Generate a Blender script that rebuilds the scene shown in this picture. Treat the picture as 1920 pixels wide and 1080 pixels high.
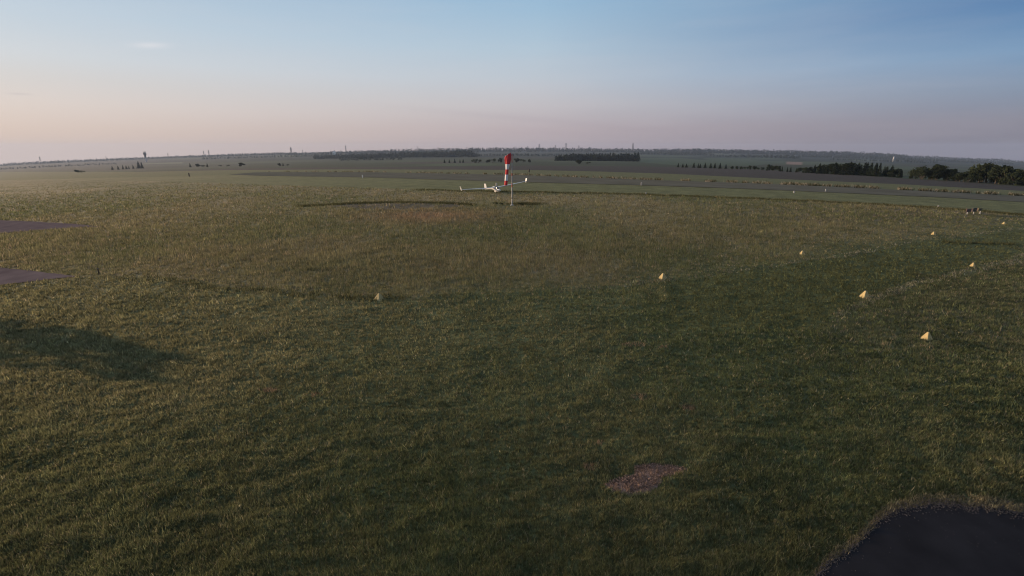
import bpy, bmesh, math, random
import numpy as np
from mathutils import Vector, Matrix

for o in list(bpy.data.objects):
    bpy.data.objects.remove(o, do_unlink=True)
scene = bpy.context.scene
COL = scene.collection
rnd = random.Random(7)
rng = np.random.default_rng(11)

# ------------------------------------------------------------------ camera
CAM_H = 8.0                       # webcam under the roof edge of a hangar
PITCH = math.radians(16.1)
FPX = 900.0                       # focal length in pixels of the 1920 px wide picture
cam_d = bpy.data.cameras.new('webcam')
cam = bpy.data.objects.new('webcam', cam_d)
COL.objects.link(cam)
cam.location = (0, 0, CAM_H)
cam.rotation_euler = (math.radians(90) - PITCH, 0, 0)
cam_d.sensor_width = 36.0
cam_d.lens = 36.0 * FPX / 1920.0
cam_d.clip_start = 0.1
cam_d.clip_end = 30000
scene.camera = cam

# ------------------------------------------------------------------ light
SUN_EL = math.radians(10.0)
SUN_AZ = math.radians(-72.0)      # measured from +Y, negative = to the left of the view
sun_dir = Vector((math.sin(SUN_AZ) * math.cos(SUN_EL), math.cos(SUN_AZ) * math.cos(SUN_EL), math.sin(SUN_EL)))
sd = bpy.data.lights.new('sun', 'SUN')
sd.energy = 4.6
sd.angle = math.radians(0.5)
sd.color = (1.0, 0.71, 0.47)
sun = bpy.data.objects.new('sun', sd)
COL.objects.link(sun)
sun.rotation_euler = sun_dir.to_track_quat('Z', 'Y').to_euler()

scene.view_settings.view_transform = 'Standard'
scene.view_settings.look = 'None'
scene.view_settings.gamma = 1.0
scene.view_settings.exposure = 0.5
scene.view_settings.use_curve_mapping = False
scene.cycles.filter_width = 1.1
scene.cycles.max_bounces = 6
scene.cycles.volume_bounces = 0


def lin(c):
    return tuple((v / 255 / 12.92) if v / 255 <= 0.04045 else ((v / 255 + 0.055) / 1.055) ** 2.4 for v in c)


def build_world():
    w = bpy.data.worlds.new('World')
    scene.world = w
    w.use_nodes = True
    nt = w.node_tree
    N, L = nt.nodes, nt.links
    N.clear()
    out = N.new('ShaderNodeOutputWorld')
    bg = N.new('ShaderNodeBackground')
    bg.inputs['Strength'].default_value = 2 ** -0.5
    L.new(bg.outputs[0], out.inputs[0])
    sky = N.new('ShaderNodeTexSky')
    sky.sky_type = 'NISHITA'
    sky.sun_disc = False
    sky.sun_elevation = SUN_EL
    sky.sun_rotation = SUN_AZ
    sky.altitude = 300
    sky.dust_density = 2.5
    tc = N.new('ShaderNodeTexCoord')
    sep = N.new('ShaderNodeSeparateXYZ')
    L.new(tc.outputs['Generated'], sep.inputs[0])

    def math_n(op, a, b=None, c=None):
        n = N.new('ShaderNodeMath')
        n.operation = op
        for i, v in enumerate((a, b, c)):
            if v is None:
                continue
            if isinstance(v, (int, float)):
                n.inputs[i].default_value = v
            else:
                L.new(v, n.inputs[i])
        return n.outputs[0]
    hx = math_n('MULTIPLY', sep.outputs[0], math.sin(SUN_AZ))
    hy = math_n('MULTIPLY', sep.outputs[1], math.cos(SUN_AZ))
    dot = math_n('ADD', hx, hy)
    hl = math_n('SQRT', math_n('ADD', math_n('MULTIPLY', sep.outputs[0], sep.outputs[0]),
                               math_n('ADD', math_n('MULTIPLY', sep.outputs[1], sep.outputs[1]), 1e-5)))
    toward = math_n('DIVIDE', dot, hl)          # 1 under the sun, -1 opposite
    el = sep.outputs[2]

    def ramp(stops):
        r = N.new('ShaderNodeValToRGB')
        r.color_ramp.interpolation = 'B_SPLINE' if False else 'EASE'
        r.color_ramp.interpolation = 'LINEAR'
        e = r.color_ramp.elements
        e[0].position, e[0].color = stops[0][0], lin(stops[0][1]) + (1,)
        e[1].position, e[1].color = stops[1][0], lin(stops[1][1]) + (1,)
        for p, c in stops[2:]:
            x = e.new(p)
            x.color = lin(c) + (1,)
        L.new(el, r.inputs[0])
        return r.outputs[0]
    rl = ramp([(0.0, (214, 192, 182)), (0.03, (216, 198, 189)), (0.065, (219, 208, 203)), (0.10, (212, 210, 210)),
               (0.13, (208, 214, 220)), (0.19, (192, 208, 222)), (0.30, (165, 190, 214)), (0.45, (170, 188, 208)), (1.0, (150, 168, 192))])
    rc = ramp([(0.0, (178, 163, 169)), (0.04, (187, 174, 179)), (0.085, (196, 192, 197)), (0.13, (192, 200, 210)),
               (0.18, (180, 200, 216)), (0.257, (155, 189, 216)), (0.40, (150, 176, 204)), (1.0, (150, 168, 192))])
    rr = ramp([(0.0, (122, 118, 133)), (0.04, (128, 130, 147)), (0.08, (124, 143, 168)), (0.13, (106, 147, 186)),
               (0.19, (64, 115, 168)), (0.30, (100, 134, 172)), (0.5, (135, 156, 184)), (1.0, (150, 168, 192))])

    def mrange(v, a, b):
        m = N.new('ShaderNodeMapRange')
        m.interpolation_type = 'LINEAR'
        m.inputs['From Min'].default_value = a
        m.inputs['From Max'].default_value = b
        L.new(v, m.inputs['Value'])
        return m.outputs[0]

    def mix(f, a, b, mode='MIX'):
        m = N.new('ShaderNodeMix')
        m.data_type = 'RGBA'
        m.blend_type = mode
        if isinstance(f, (int, float)):
            m.inputs[0].default_value = f
        else:
            L.new(f, m.inputs[0])
        for i, v in ((6, a), (7, b)):
            if isinstance(v, tuple):
                m.inputs[i].default_value = v
            else:
                L.new(v, m.inputs[i])
        return m.outputs[2]
    c1 = mix(mrange(toward, 0.26, 0.88), rc, rl)
    c2 = mix(mrange(toward, 0.26, -0.55), c1, rr)
    # thin high cloud: soft streaks, a fading trail near the horizon, one small bright wisp
    mp = N.new('ShaderNodeMapping')
    mp.inputs['Scale'].default_value = (3.0, 3.0, 26.0)
    L.new(tc.outputs['Generated'], mp.inputs['Vector'])
    nz = N.new('ShaderNodeTexNoise')
    nz.inputs['Scale'].default_value = 1.6
    nz.inputs['Detail'].default_value = 5
    L.new(mp.outputs[0], nz.inputs['Vector'])
    streak = math_n('MULTIPLY', mrange(nz.outputs['Fac'], 0.45, 0.75), 0.06)
    c3 = mix(streak, c2, lin((226, 216, 216)) + (1,))

    def blob(px, py, wx, wy, tilt=0.0):
        # a soft wisp at one direction of the sky
        d = pix_dir(px, py)
        right = Vector((d.y, -d.x, 0)).normalized()
        upv = right.cross(d).normalized()
        ct, st = math.cos(tilt), math.sin(tilt)
        a = right * ct + upv * st
        b = upv * ct - right * st

        def comp(v, wdt):
            n = N.new('ShaderNodeVectorMath')
            n.operation = 'DOT_PRODUCT'
            L.new(tc.outputs['Generated'], n.inputs[0])
            n.inputs[1].default_value = v
            off = d.dot(v)
            return math_n('DIVIDE', math_n('SUBTRACT', n.outputs['Value'], off), wdt)
        u, v = comp(a, wx), comp(b, wy)
        q = math_n('ADD', math_n('MULTIPLY', u, u), math_n('MULTIPLY', v, v))
        return math_n('MULTIPLY', math_n('EXPONENT', math_n('MULTIPLY', q, -1.0)), mrange(sep.outputs[1], 0.0, 0.05))
    wob = math_n('ADD', 0.55, math_n('MULTIPLY', nz.outputs['Fac'], 0.9))
    c4 = mix(math_n('MULTIPLY', math_n('MULTIPLY', blob(282, 85, 0.022, 0.004, 0.10), 0.40), wob), c3, lin((238, 234, 236)) + (1,))
    c5 = mix(math_n('MULTIPLY', math_n('MULTIPLY', blob(1000, 224, 0.24, 0.006, -0.085), 0.11), wob), c4, lin((158, 146, 160)) + (1,))
    c6 = mix(math_n('MULTIPLY', math_n('MULTIPLY', blob(36, 176, 0.012, 0.0014, 0.02), 0.5), wob), c5, lin((196, 188, 190)) + (1,))
    # the clear-air Nishita sky carries part of the light
    sk = N.new('ShaderNodeVectorMath')
    sk.operation = 'SCALE'
    L.new(sky.outputs[0], sk.inputs[0])
    sk.inputs['Scale'].default_value = 0.10
    fin = mix(0.05, c6, sk.outputs[0])
    L.new(fin, bg.inputs['Color'])


SP, CP = math.sin(PITCH), math.cos(PITCH)


def pix_dir(px, py):
    """Direction of the ray through a picture point in image pixels."""
    u, v = (px - 960) / FPX, -(py - 540) / FPX
    return Vector((u, CP + v * SP, -SP + v * CP)).normalized()


build_world()

# ------------------------------------------------------------------ terrain
# The airfield is flat in front of the hangar; the ground is bent down at both
# sides to imitate barrel lens distortion. It dips into a shallow valley, with the wooded far side rising again.
YC_PTS = [(120, None), (170, 332.5), (230, 325.5), (320, 318.5), (450, 314), (600, 310.3), (900, 305.5), (1300, 301.5),
          (2000, 296.0), (3000, 290.5), (4500, 284.5), (5600, 282.0), (7000, 281.6), (9000, 281.5)]


def plane_y(Y):
    s = -CAM_H / np.asarray(Y, float)
    return 540 - FPX * (SP + s * CP) / (CP - s * SP)


_ly = np.linspace(math.log(1.5), math.log(9000), 6000)
_tab = np.where(np.exp(_ly) <= 120, plane_y(np.exp(_ly)), 0)
_cx = [math.log(100), math.log(120)] + [math.log(a) for a, b in YC_PTS[1:]]
_cy = [float(plane_y(100)), float(plane_y(120))] + [b for a, b in YC_PTS[1:]]
_far = np.interp(_ly, _cx, _cy)
_k = np.exp(-0.5 * (np.arange(-150, 151) / 60.0) ** 2)
_k /= _k.sum()
_fs = np.convolve(np.pad(_far, 150, mode='edge'), _k, mode='valid')
_t = np.clip((_ly - math.log(110)) / (math.log(150) - math.log(110)), 0, 1)
_t = _t * _t * (3 - 2 * _t)
_tab = np.where(_ly <= math.log(110), plane_y(np.exp(_ly)), _tab)
_tab = np.where(_ly > math.log(110), plane_y(np.exp(_ly)) * (1 - _t) + _fs * _t, _tab)
_tab = np.minimum.accumulate(_tab)
_tab = _tab - np.arange(len(_tab)) * 1e-7


def yc(Y):
    return np.interp(np.log(np.maximum(Y, 1.5)), _ly, _tab)


def yc_inv(y):
    return np.exp(np.interp(-np.asarray(y, float), -_tab, _ly))


def G(x):
    x = np.clip(np.asarray(x, float), -500, 2400)
    t = (x - 970) / 950
    return np.where(t < 0, 283 + 25.5 * t * t, 283 + 21.5 * t * t)  # horizon row in image pixels, bowed to imitate barrel lens distortion


AMAX = math.radians(57)


def ground_pix(px, py):
    """World points of image pixels lying on the terrain (arrays)."""
    px, py = np.asarray(px, float), np.asarray(py, float)
    u, v = (px - 960) / FPX, -(py - 540) / FPX
    dx, dy, dz = u, CP + v * SP, -SP + v * CP
    Y = yc_inv(py - G(px) + 283)
    t = Y / dy
    return np.stack([dx * t, Y, CAM_H + dz * t], -1)


def gp(px, py):
    q = ground_pix([px], [py])
    if q[0, 1] < 140:
        q[:, 2] += micro(q[:, 0], q[:, 1])
    return Vector(q[0])


def terrain_z(X, Y):
    X, Y = np.asarray(X, float), np.asarray(Y, float)
    a = np.clip(np.arctan2(X, Y), -AMAX, AMAX)
    r = np.hypot(X, Y)
    ca, sa = np.cos(a), np.sin(a)
    base = yc(r * ca) - 283
    x = 960 + FPX * np.tan(a)
    for _ in range(5):
        t = -(G(x) + base - 540) / FPX
        s = ca * (t * CP - SP) / (CP + t * SP)
        fwd = ca * CP - s * SP
        x = 960 + FPX * sa / fwd
    return CAM_H + r * s


def tz(x, y):
    return float(terrain_z([x], [y])[0])


# value noise for colour and growth variation
_perm = rng.random((256, 256))


def vnoise(x, y):
    xi, yi = np.floor(x).astype(int), np.floor(y).astype(int)
    fx, fy = x - xi, y - yi
    fx, fy = fx * fx * (3 - 2 * fx), fy * fy * (3 - 2 * fy)
    p = lambda i, j: _perm[(xi + i) % 256, (yi + j) % 256]
    return (p(0, 0) * (1 - fx) + p(1, 0) * fx) * (1 - fy) + (p(0, 1) * (1 - fx) + p(1, 1) * fx) * fy


def fbm(x, y, o=4):
    v, a, tot = 0, 1.0, 0
    for i in range(o):
        v = v + a * vnoise(x + 17.3 * i, y - 9.1 * i)
        tot += a
        a *= 0.55
        x, y = x * 2.03, y * 2.03
    return v / tot


def micro(X, Y):
    r = np.hypot(X, Y)
    a = (fbm(X * 1.1, Y * 2.3, 3) - 0.5) * 0.155 + (fbm(X * 0.2 + 7, Y * 0.4, 2) - 0.5) * 0.07
    return a * np.clip(1.25 - r / 130, 0, 1)


def in_poly(px, py, poly):
    px, py = np.asarray(px), np.asarray(py)
    res = np.zeros(px.shape, bool)
    n = len(poly)
    for i in range(n):
        x1, y1 = poly[i]
        x2, y2 = poly[(i + 1) % n]
        if y1 == y2:
            continue
        c = ((y1 > py) != (y2 > py)) & (px < (x2 - x1) * (py - y1) / (y2 - y1) + x1)
        res ^= c
    return res


def pl(x, pts):
    return np.interp(x, [p[0] for p in pts], [p[1] for p in pts])


# field boundaries in image pixels (picture points of the photograph, all lie on the terrain)
B_MOWN = [(-400, 548), (0, 532), (190, 517), (330, 528), (430, 541), (560, 553), (700, 562), (960, 548), (1240, 523),
          (1500, 487), (1700, 452), (1920, 424), (2300, 390)]             # mown apron below / meadow above
B_STRIP = [(1300, 760), (1480, 640), (1540, 600), (1620, 562), (1720, 530), (1820, 503), (1920, 478), (2300, 410)]   # strip / right meadow
B_MEADOW_TOP = [(-400, 345), (0, 338), (300, 340), (600, 350), (860, 357), (1000, 359), (1200, 364), (1400, 371), (1600, 380),
                (1760, 389), (1920, 402), (2300, 440)]
RW_TOP = [(-400, 357), (0, 338), (300, 331), (430, 327.2), (480, 323), (700, 323), (960, 328), (1200, 337), (1400, 343.5), (1600, 352), (1760, 360),
          (1920, 368), (2300, 398)]
RW_BOT = [(-400, 357), (0, 338), (300, 331), (430, 327.4), (480, 329.5), (700, 333), (960, 341), (1200, 347.5), (1400, 354), (1600, 363), (1760, 370),
          (1920, 379), (2300, 410)]
PLOUGH_TOP = [(250, 322), (420, 316.5), (640, 313.5), (860, 312), (1000, 310.5), (1200, 312), (1300, 314), (1400, 317), (1550, 325), (1700, 335), (1800, 341), (1920, 350), (2300, 385)]
PLOUGH_BOT = [(250, 322.5), (420, 319), (640, 317.5), (860, 318), (1000, 319), (1100, 321), (1250, 325.5), (1450, 335), (1700, 346), (1920, 358), (2300, 395)]
APRON_TOP = [(1480, 1140), (1535, 1080), (1560, 1052), (1585, 1037), (1612, 1018), (1640, 985), (1655, 972), (1690, 957), (1720, 950), (1760, 947),
             (1830, 951), (1880, 956), (1920, 963), (2050, 985), (2300, 1040)]
TAXI_A = ([(-500, 398), (0, 413), (60, 415.5), (125, 419), (190, 424.5)], [(-500, 470), (0, 438), (60, 433), (125, 428.5), (190, 424.8)])
TAXI_B = ([(-500, 440), (0, 502), (60, 508), (110, 514), (145, 518.5)], [(-500, 590), (0, 534.5), (60, 528), (110, 522), (145, 519)])
PATCH = [(1130, 908), (1160, 893), (1190, 888), (1190, 873), (1225, 868), (1262, 871), (1287, 876), (1280, 887), (1243, 893), (1238, 905), (1215, 920), (1180, 926), (1150, 920)]
SOIL = [(598, 386), (640, 382), (700, 380.5), (760, 380), (820, 381), (866, 383), (880, 386), (850, 389), (800, 391), (740, 393), (690, 392), (640, 388)]


def apron_mask(px, py):
    return (px > 1480) & (py > pl(px, APRON_TOP))


def paved(px, py):
    m = apron_mask(px, py)
    for up, lo in (TAXI_A, TAXI_B):
        m |= (px < up[-1][0]) & (py > pl(px, up)) & (py < pl(px, lo))
    m |= (py > pl(px, RW_TOP)) & (py < pl(px, RW_BOT))
    return m


# ------------------------------------------------------------------ mesh helpers
def link(name, me, parent=None):
    o = bpy.data.objects.new(name, me)
    COL.objects.link(o)
    if parent is not None:
        o.parent = parent
    return o


def tag(o, label=None, cat=None, group=None, kind=None):
    if label: o['label'] = label
    if cat: o['category'] = cat
    if group: o['group'] = group
    if kind: o['kind'] = kind
    return o


def empty(name, loc, rz=0.0):
    o = bpy.data.objects.new(name, None)
    COL.objects.link(o)
    o.empty_display_size = 0.3
    o.location = loc
    o.rotation_euler = (0, 0, rz)
    return o


def np_mesh(name, verts, faces, mat, colors=None, smooth=False):
    """verts (n,3), faces (m,k) with one k; per-vertex colours in the attribute 'col'."""
    verts, faces = np.asarray(verts, np.float32), np.asarray(faces, np.int32)
    me = bpy.data.meshes.new(name)
    k = faces.shape[1]
    me.vertices.add(len(verts))
    me.vertices.foreach_set('co', verts.ravel())
    me.loops.add(faces.size)
    me.loops.foreach_set('vertex_index', faces.ravel())
    me.polygons.add(len(faces))
    me.polygons.foreach_set('loop_start', np.arange(0, faces.size, k, dtype=np.int32))
    me.polygons.foreach_set('loop_total', np.full(len(faces), k, np.int32))
    if smooth:
        me.polygons.foreach_set('use_smooth', np.ones(len(faces), bool))
    if colors is not None:
        c = np.ones((len(verts), 4), np.float32)
        c[:, :3] = colors
        at = me.attributes.new('col', 'FLOAT_COLOR', 'POINT')
        at.data.foreach_set('color', c.ravel())
    me.update(calc_edges=True)
    if mat:
        me.materials.append(mat)
    return me


class MB:
    """Collects shapes into one mesh."""
    def __init__(self):
        self.bm = bmesh.new()

    def box(self, c, s, rot=None):
        m = Matrix.Translation(c) @ (rot or Matrix()) @ Matrix.Diagonal((s[0], s[1], s[2], 1))
        bmesh.ops.create_cube(self.bm, size=1, matrix=m)
        return self

    def tube(self, pts, radii, seg=12, cap=True):
        rings = []
        pts = [Vector(p) for p in pts]
        for i, p in enumerate(pts):
            d = (pts[min(i + 1, len(pts) - 1)] - pts[max(i - 1, 0)]).normalized()
            q = d.to_track_quat('Z', 'Y')
            r = radii[i] if isinstance(radii, (list, tuple)) else radii
            rx, ry = r if isinstance(r, (list, tuple)) else (r, r)
            rings.append([self.bm.verts.new(p + q @ Vector((rx * math.cos(2 * math.pi * k / seg), ry * math.sin(2 * math.pi * k / seg), 0))) for k in range(seg)])
        for a, b in zip(rings, rings[1:]):
            for k in range(seg):
                self.bm.faces.new((a[k], a[(k + 1) % seg], b[(k + 1) % seg], b[k]))
        if cap:
            self.bm.faces.new(list(reversed(rings[0])))
            self.bm.faces.new(rings[-1])
        return self

    def loft(self, rings, cap=True):
        rs = [[self.bm.verts.new(v) for v in r] for r in rings]
        n = len(rs[0])
        for a, b in zip(rs, rs[1:]):
            for k in range(n):
                self.bm.faces.new((a[k], a[(k + 1) % n], b[(k + 1) % n], b[k]))
        if cap:
            self.bm.faces.new(list(reversed(rs[0])))
            self.bm.faces.new(rs[-1])
        return self

    def mesh(self, name, mat, smooth=False, bevel=0.0):
        bmesh.ops.recalc_face_normals(self.bm, faces=self.bm.faces)
        if bevel:
            bmesh.ops.bevel(self.bm, geom=list(self.bm.edges), offset=bevel, segments=2, affect='EDGES', profile=0.7)
        me = bpy.data.meshes.new(name)
        self.bm.to_mesh(me)
        self.bm.free()
        if smooth:
            for p in me.polygons:
                p.use_smooth = True
        if mat:
            me.materials.append(mat)
        return me

    def build(self, name, mat, parent=None, smooth=False, bevel=0.0):
        return link(name, self.mesh(name, mat, smooth, bevel), parent)


# ------------------------------------------------------------------ materials
def new_mat(name):
    m = bpy.data.materials.new(name)
    m.use_nodes = True
    nt = m.node_tree
    nt.nodes.clear()
    out = nt.nodes.new('ShaderNodeOutputMaterial')
    return m, nt, nt.nodes, nt.links, out


def mat_noise(name, c1, c2, scale, rough=0.6, bump=0.0, bscale=None, detail=5, metallic=0.0, spec=0.4):
    m, nt, N, L, out = new_mat(name)
    b = N.new('ShaderNodeBsdfPrincipled')
    b.inputs['Roughness'].default_value = rough
    b.inputs['Metallic'].default_value = metallic
    b.inputs['Specular IOR Level'].default_value = spec
    tc = N.new('ShaderNodeTexCoord')
    n = N.new('ShaderNodeTexNoise')
    n.inputs['Scale'].default_value = scale
    n.inputs['Detail'].default_value = detail
    L.new(tc.outputs['Object'], n.inputs['Vector'])
    r = N.new('ShaderNodeValToRGB')
    r.color_ramp.elements[0].position = 0.3
    r.color_ramp.elements[1].position = 0.7
    r.color_ramp.elements[0].color = tuple(c1) + (1,)
    r.color_ramp.elements[1].color = tuple(c2) + (1,)
    L.new(n.outputs['Fac'], r.inputs[0])
    L.new(r.outputs[0], b.inputs['Base Color'])
    if bump:
        n2 = N.new('ShaderNodeTexNoise')
        n2.inputs['Scale'].default_value = bscale or scale * 4
        n2.inputs['Detail'].default_value = 6
        L.new(tc.outputs['Object'], n2.inputs['Vector'])
        bp = N.new('ShaderNodeBump')
        bp.inputs['Strength'].default_value = bump
        L.new(n2.outputs['Fac'], bp.inputs['Height'])
        L.new(bp.outputs[0], b.inputs['Normal'])
    L.new(b.outputs[0], out.inputs[0])
    return m


def mat_ground():
    m, nt, N, L, out = new_mat('ground_soil_and_turf')
    b = N.new('ShaderNodeBsdfPrincipled')
    b.inputs['Roughness'].default_value = 0.95
    b.inputs['Specular IOR Level'].default_value = 0.1
    at = N.new('ShaderNodeAttribute')
    at.attribute_name = 'col'
    tc = N.new('ShaderNodeTexCoord')

    def noise(sc, det, mapscale=(1, 1, 1)):
        mp = N.new('ShaderNodeMapping')
        mp.inputs['Scale'].default_value = mapscale
        L.new(tc.outputs['Object'], mp.inputs['Vector'])
        n = N.new('ShaderNodeTexNoise')
        n.inputs['Scale'].default_value = sc
        n.inputs['Detail'].default_value = det
        n.inputs['Roughness'].default_value = 0.65
        L.new(mp.outputs[0], n.inputs['Vector'])
        return n.outputs['Fac']

    def mr(v, a, b_, c, d):
        x = N.new('ShaderNodeMapRange')
        for k, q in (('From Min', a), ('From Max', b_), ('To Min', c), ('To Max', d)):
            x.inputs[k].default_value = q
        L.new(v, x.inputs['Value'])
        return x.outputs[0]
    f1 = mr(noise(5.0, 8), 0.3, 0.7, 0.55, 1.45)
    f2 = mr(noise(0.35, 6), 0.3, 0.7, 0.75, 1.25)
    mul = N.new('ShaderNodeMath')
    mul.operation = 'MULTIPLY'
    L.new(f1, mul.inputs[0])
    L.new(f2, mul.inputs[1])
    sc = N.new('ShaderNodeVectorMath')
    sc.operation = 'SCALE'
    L.new(at.outputs['Color'], sc.inputs[0])
    L.new(mul.outputs[0], sc.inputs['Scale'])
    L.new(sc.outputs[0], b.inputs['Base Color'])
    bp = N.new('ShaderNodeBump')
    bp.inputs['Strength'].default_value = 0.8
    bp.inputs['Distance'].default_value = 0.08
    L.new(noise(7.0, 8), bp.inputs['Height'])
    L.new(bp.outputs[0], b.inputs['Normal'])
    L.new(b.outputs[0], out.inputs[0])
    return m


def mat_leaf(name, rough=0.6, transl=0.45, objvar=0.0, tint=(1, 1, 1)):
    """Blades and leaves: colour attribute, light passing through."""
    m, nt, N, L, out = new_mat(name)
    at = N.new('ShaderNodeAttribute')
    at.attribute_name = 'col'
    colr = at.outputs['Color']
    if objvar:
        oi = N.new('ShaderNodeObjectInfo')
        mr = N.new('ShaderNodeMapRange')
        mr.inputs['To Min'].default_value = 1 - objvar
        mr.inputs['To Max'].default_value = 1 + objvar
        L.new(oi.outputs['Random'], mr.inputs['Value'])
        sc = N.new('ShaderNodeVectorMath')
        sc.operation = 'SCALE'
        L.new(colr, sc.inputs[0])
        L.new(mr.outputs[0], sc.inputs['Scale'])
        colr = sc.outputs[0]
    d = N.new('ShaderNodeBsdfDiffuse')
    t = N.new('ShaderNodeBsdfTranslucent')
    mx = N.new('ShaderNodeMixShader')
    mx.inputs[0].default_value = transl
    L.new(colr, d.inputs['Color'])
    L.new(colr, t.inputs['Color'])
    L.new(d.outputs[0], mx.inputs[1])
    L.new(t.outputs[0], mx.inputs[2])
    L.new(mx.outputs[0], out.inputs[0])
    return m


M = {}
M['ground'] = mat_ground()
M['blade'] = mat_leaf('grass_blade')
M['leaf'] = mat_leaf('tree_foliage', transl=0.2, objvar=0.25)
M['bark'] = mat_noise('bark', (0.05, 0.038, 0.028), (0.09, 0.07, 0.05), 6, rough=0.9, bump=0.4)
M['asphalt'] = mat_noise('asphalt', (0.012, 0.0115, 0.0135), (0.021, 0.020, 0.023), 1.2, rough=0.9, bump=0.35, bscale=60, detail=8, spec=0.08)
M['asphalt_old'] = mat_noise('weathered_asphalt', (0.105, 0.082, 0.083), (0.145, 0.114, 0.113), 0.7, rough=0.9, bump=0.3, bscale=40, spec=0.0)
M['runway'] = mat_noise('runway_asphalt', (0.100, 0.096, 0.076), (0.130, 0.124, 0.100), 0.12, rough=0.9, bump=0.3, bscale=10, spec=0.0)
M['yellow'] = mat_noise('yellow_paint', (0.33, 0.25, 0.10), (0.43, 0.34, 0.165), 4, rough=0.75)
M['white'] = mat_noise('white_gelcoat', (0.50, 0.50, 0.49), (0.57, 0.57, 0.56), 2, rough=0.4)
M['white_paint'] = mat_noise('white_paint', (0.66, 0.65, 0.63), (0.8, 0.79, 0.77), 4, rough=0.5)
M['red'] = mat_noise('red_cloth', (0.50, 0.030, 0.038), (0.62, 0.05, 0.055), 3, rough=0.8)
M['white_cloth'] = mat_noise('white_cloth', (0.70, 0.68, 0.67), (0.8, 0.78, 0.77), 3, rough=0.8)
M['red_paint'] = mat_noise('red_paint', (0.40, 0.05, 0.05), (0.5, 0.08, 0.07), 3, rough=0.5)
M['pale_metal'] = mat_noise('pale_metal', (0.26, 0.26, 0.25), (0.34, 0.33, 0.32), 4, rough=0.6)
M['steel'] = mat_noise('galvanised_steel', (0.30, 0.30, 0.31), (0.42, 0.42, 0.43), 5, rough=0.5, metallic=0.4)
M['dark_steel'] = mat_noise('dark_steel', (0.05, 0.05, 0.055), (0.09, 0.09, 0.095), 3, rough=0.6)
M['canopy'] = mat_noise('tinted_canopy', (0.012, 0.014, 0.018), (0.02, 0.022, 0.028), 2, rough=0.08, spec=0.6)
M['rubber'] = mat_noise('rubber', (0.02, 0.02, 0.02), (0.035, 0.035, 0.035), 5, rough=0.8)
M['dark_wood'] = mat_noise('dark_wood', (0.04, 0.03, 0.022), (0.07, 0.05, 0.038), 8, rough=0.85, bump=0.3)
M['concrete'] = mat_noise('concrete', (0.38, 0.36, 0.36), (0.48, 0.46, 0.45), 0.4, rough=0.85, bump=0.2)
M['dark_clad'] = mat_noise('dark_cladding', (0.05, 0.042, 0.045), (0.08, 0.07, 0.072), 0.4, rough=0.7)
M['black'] = mat_noise('black_panel', (0.012, 0.012, 0.012), (0.02, 0.02, 0.02), 4, rough=0.5)
M['sign_yellow'] = mat_noise('sign_yellow', (0.14, 0.115, 0.045), (0.18, 0.145, 0.06), 4, rough=0.5)
M['sign_brown'] = mat_noise('sign_red_brown', (0.075, 0.045, 0.038), (0.10, 0.058, 0.048), 4, rough=0.6)
M['plaster'] = mat_noise('pale_plaster', (0.70, 0.69, 0.66), (0.78, 0.77, 0.75), 0.8, rough=0.9)
M['roof'] = mat_noise('brown_roof_tiles', (0.16, 0.09, 0.07), (0.22, 0.13, 0.10), 1.5, rough=0.85)
M['barn'] = mat_noise('barn_metal', (0.20, 0.20, 0.20), (0.28, 0.27, 0.26), 0.5, rough=0.7)

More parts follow.
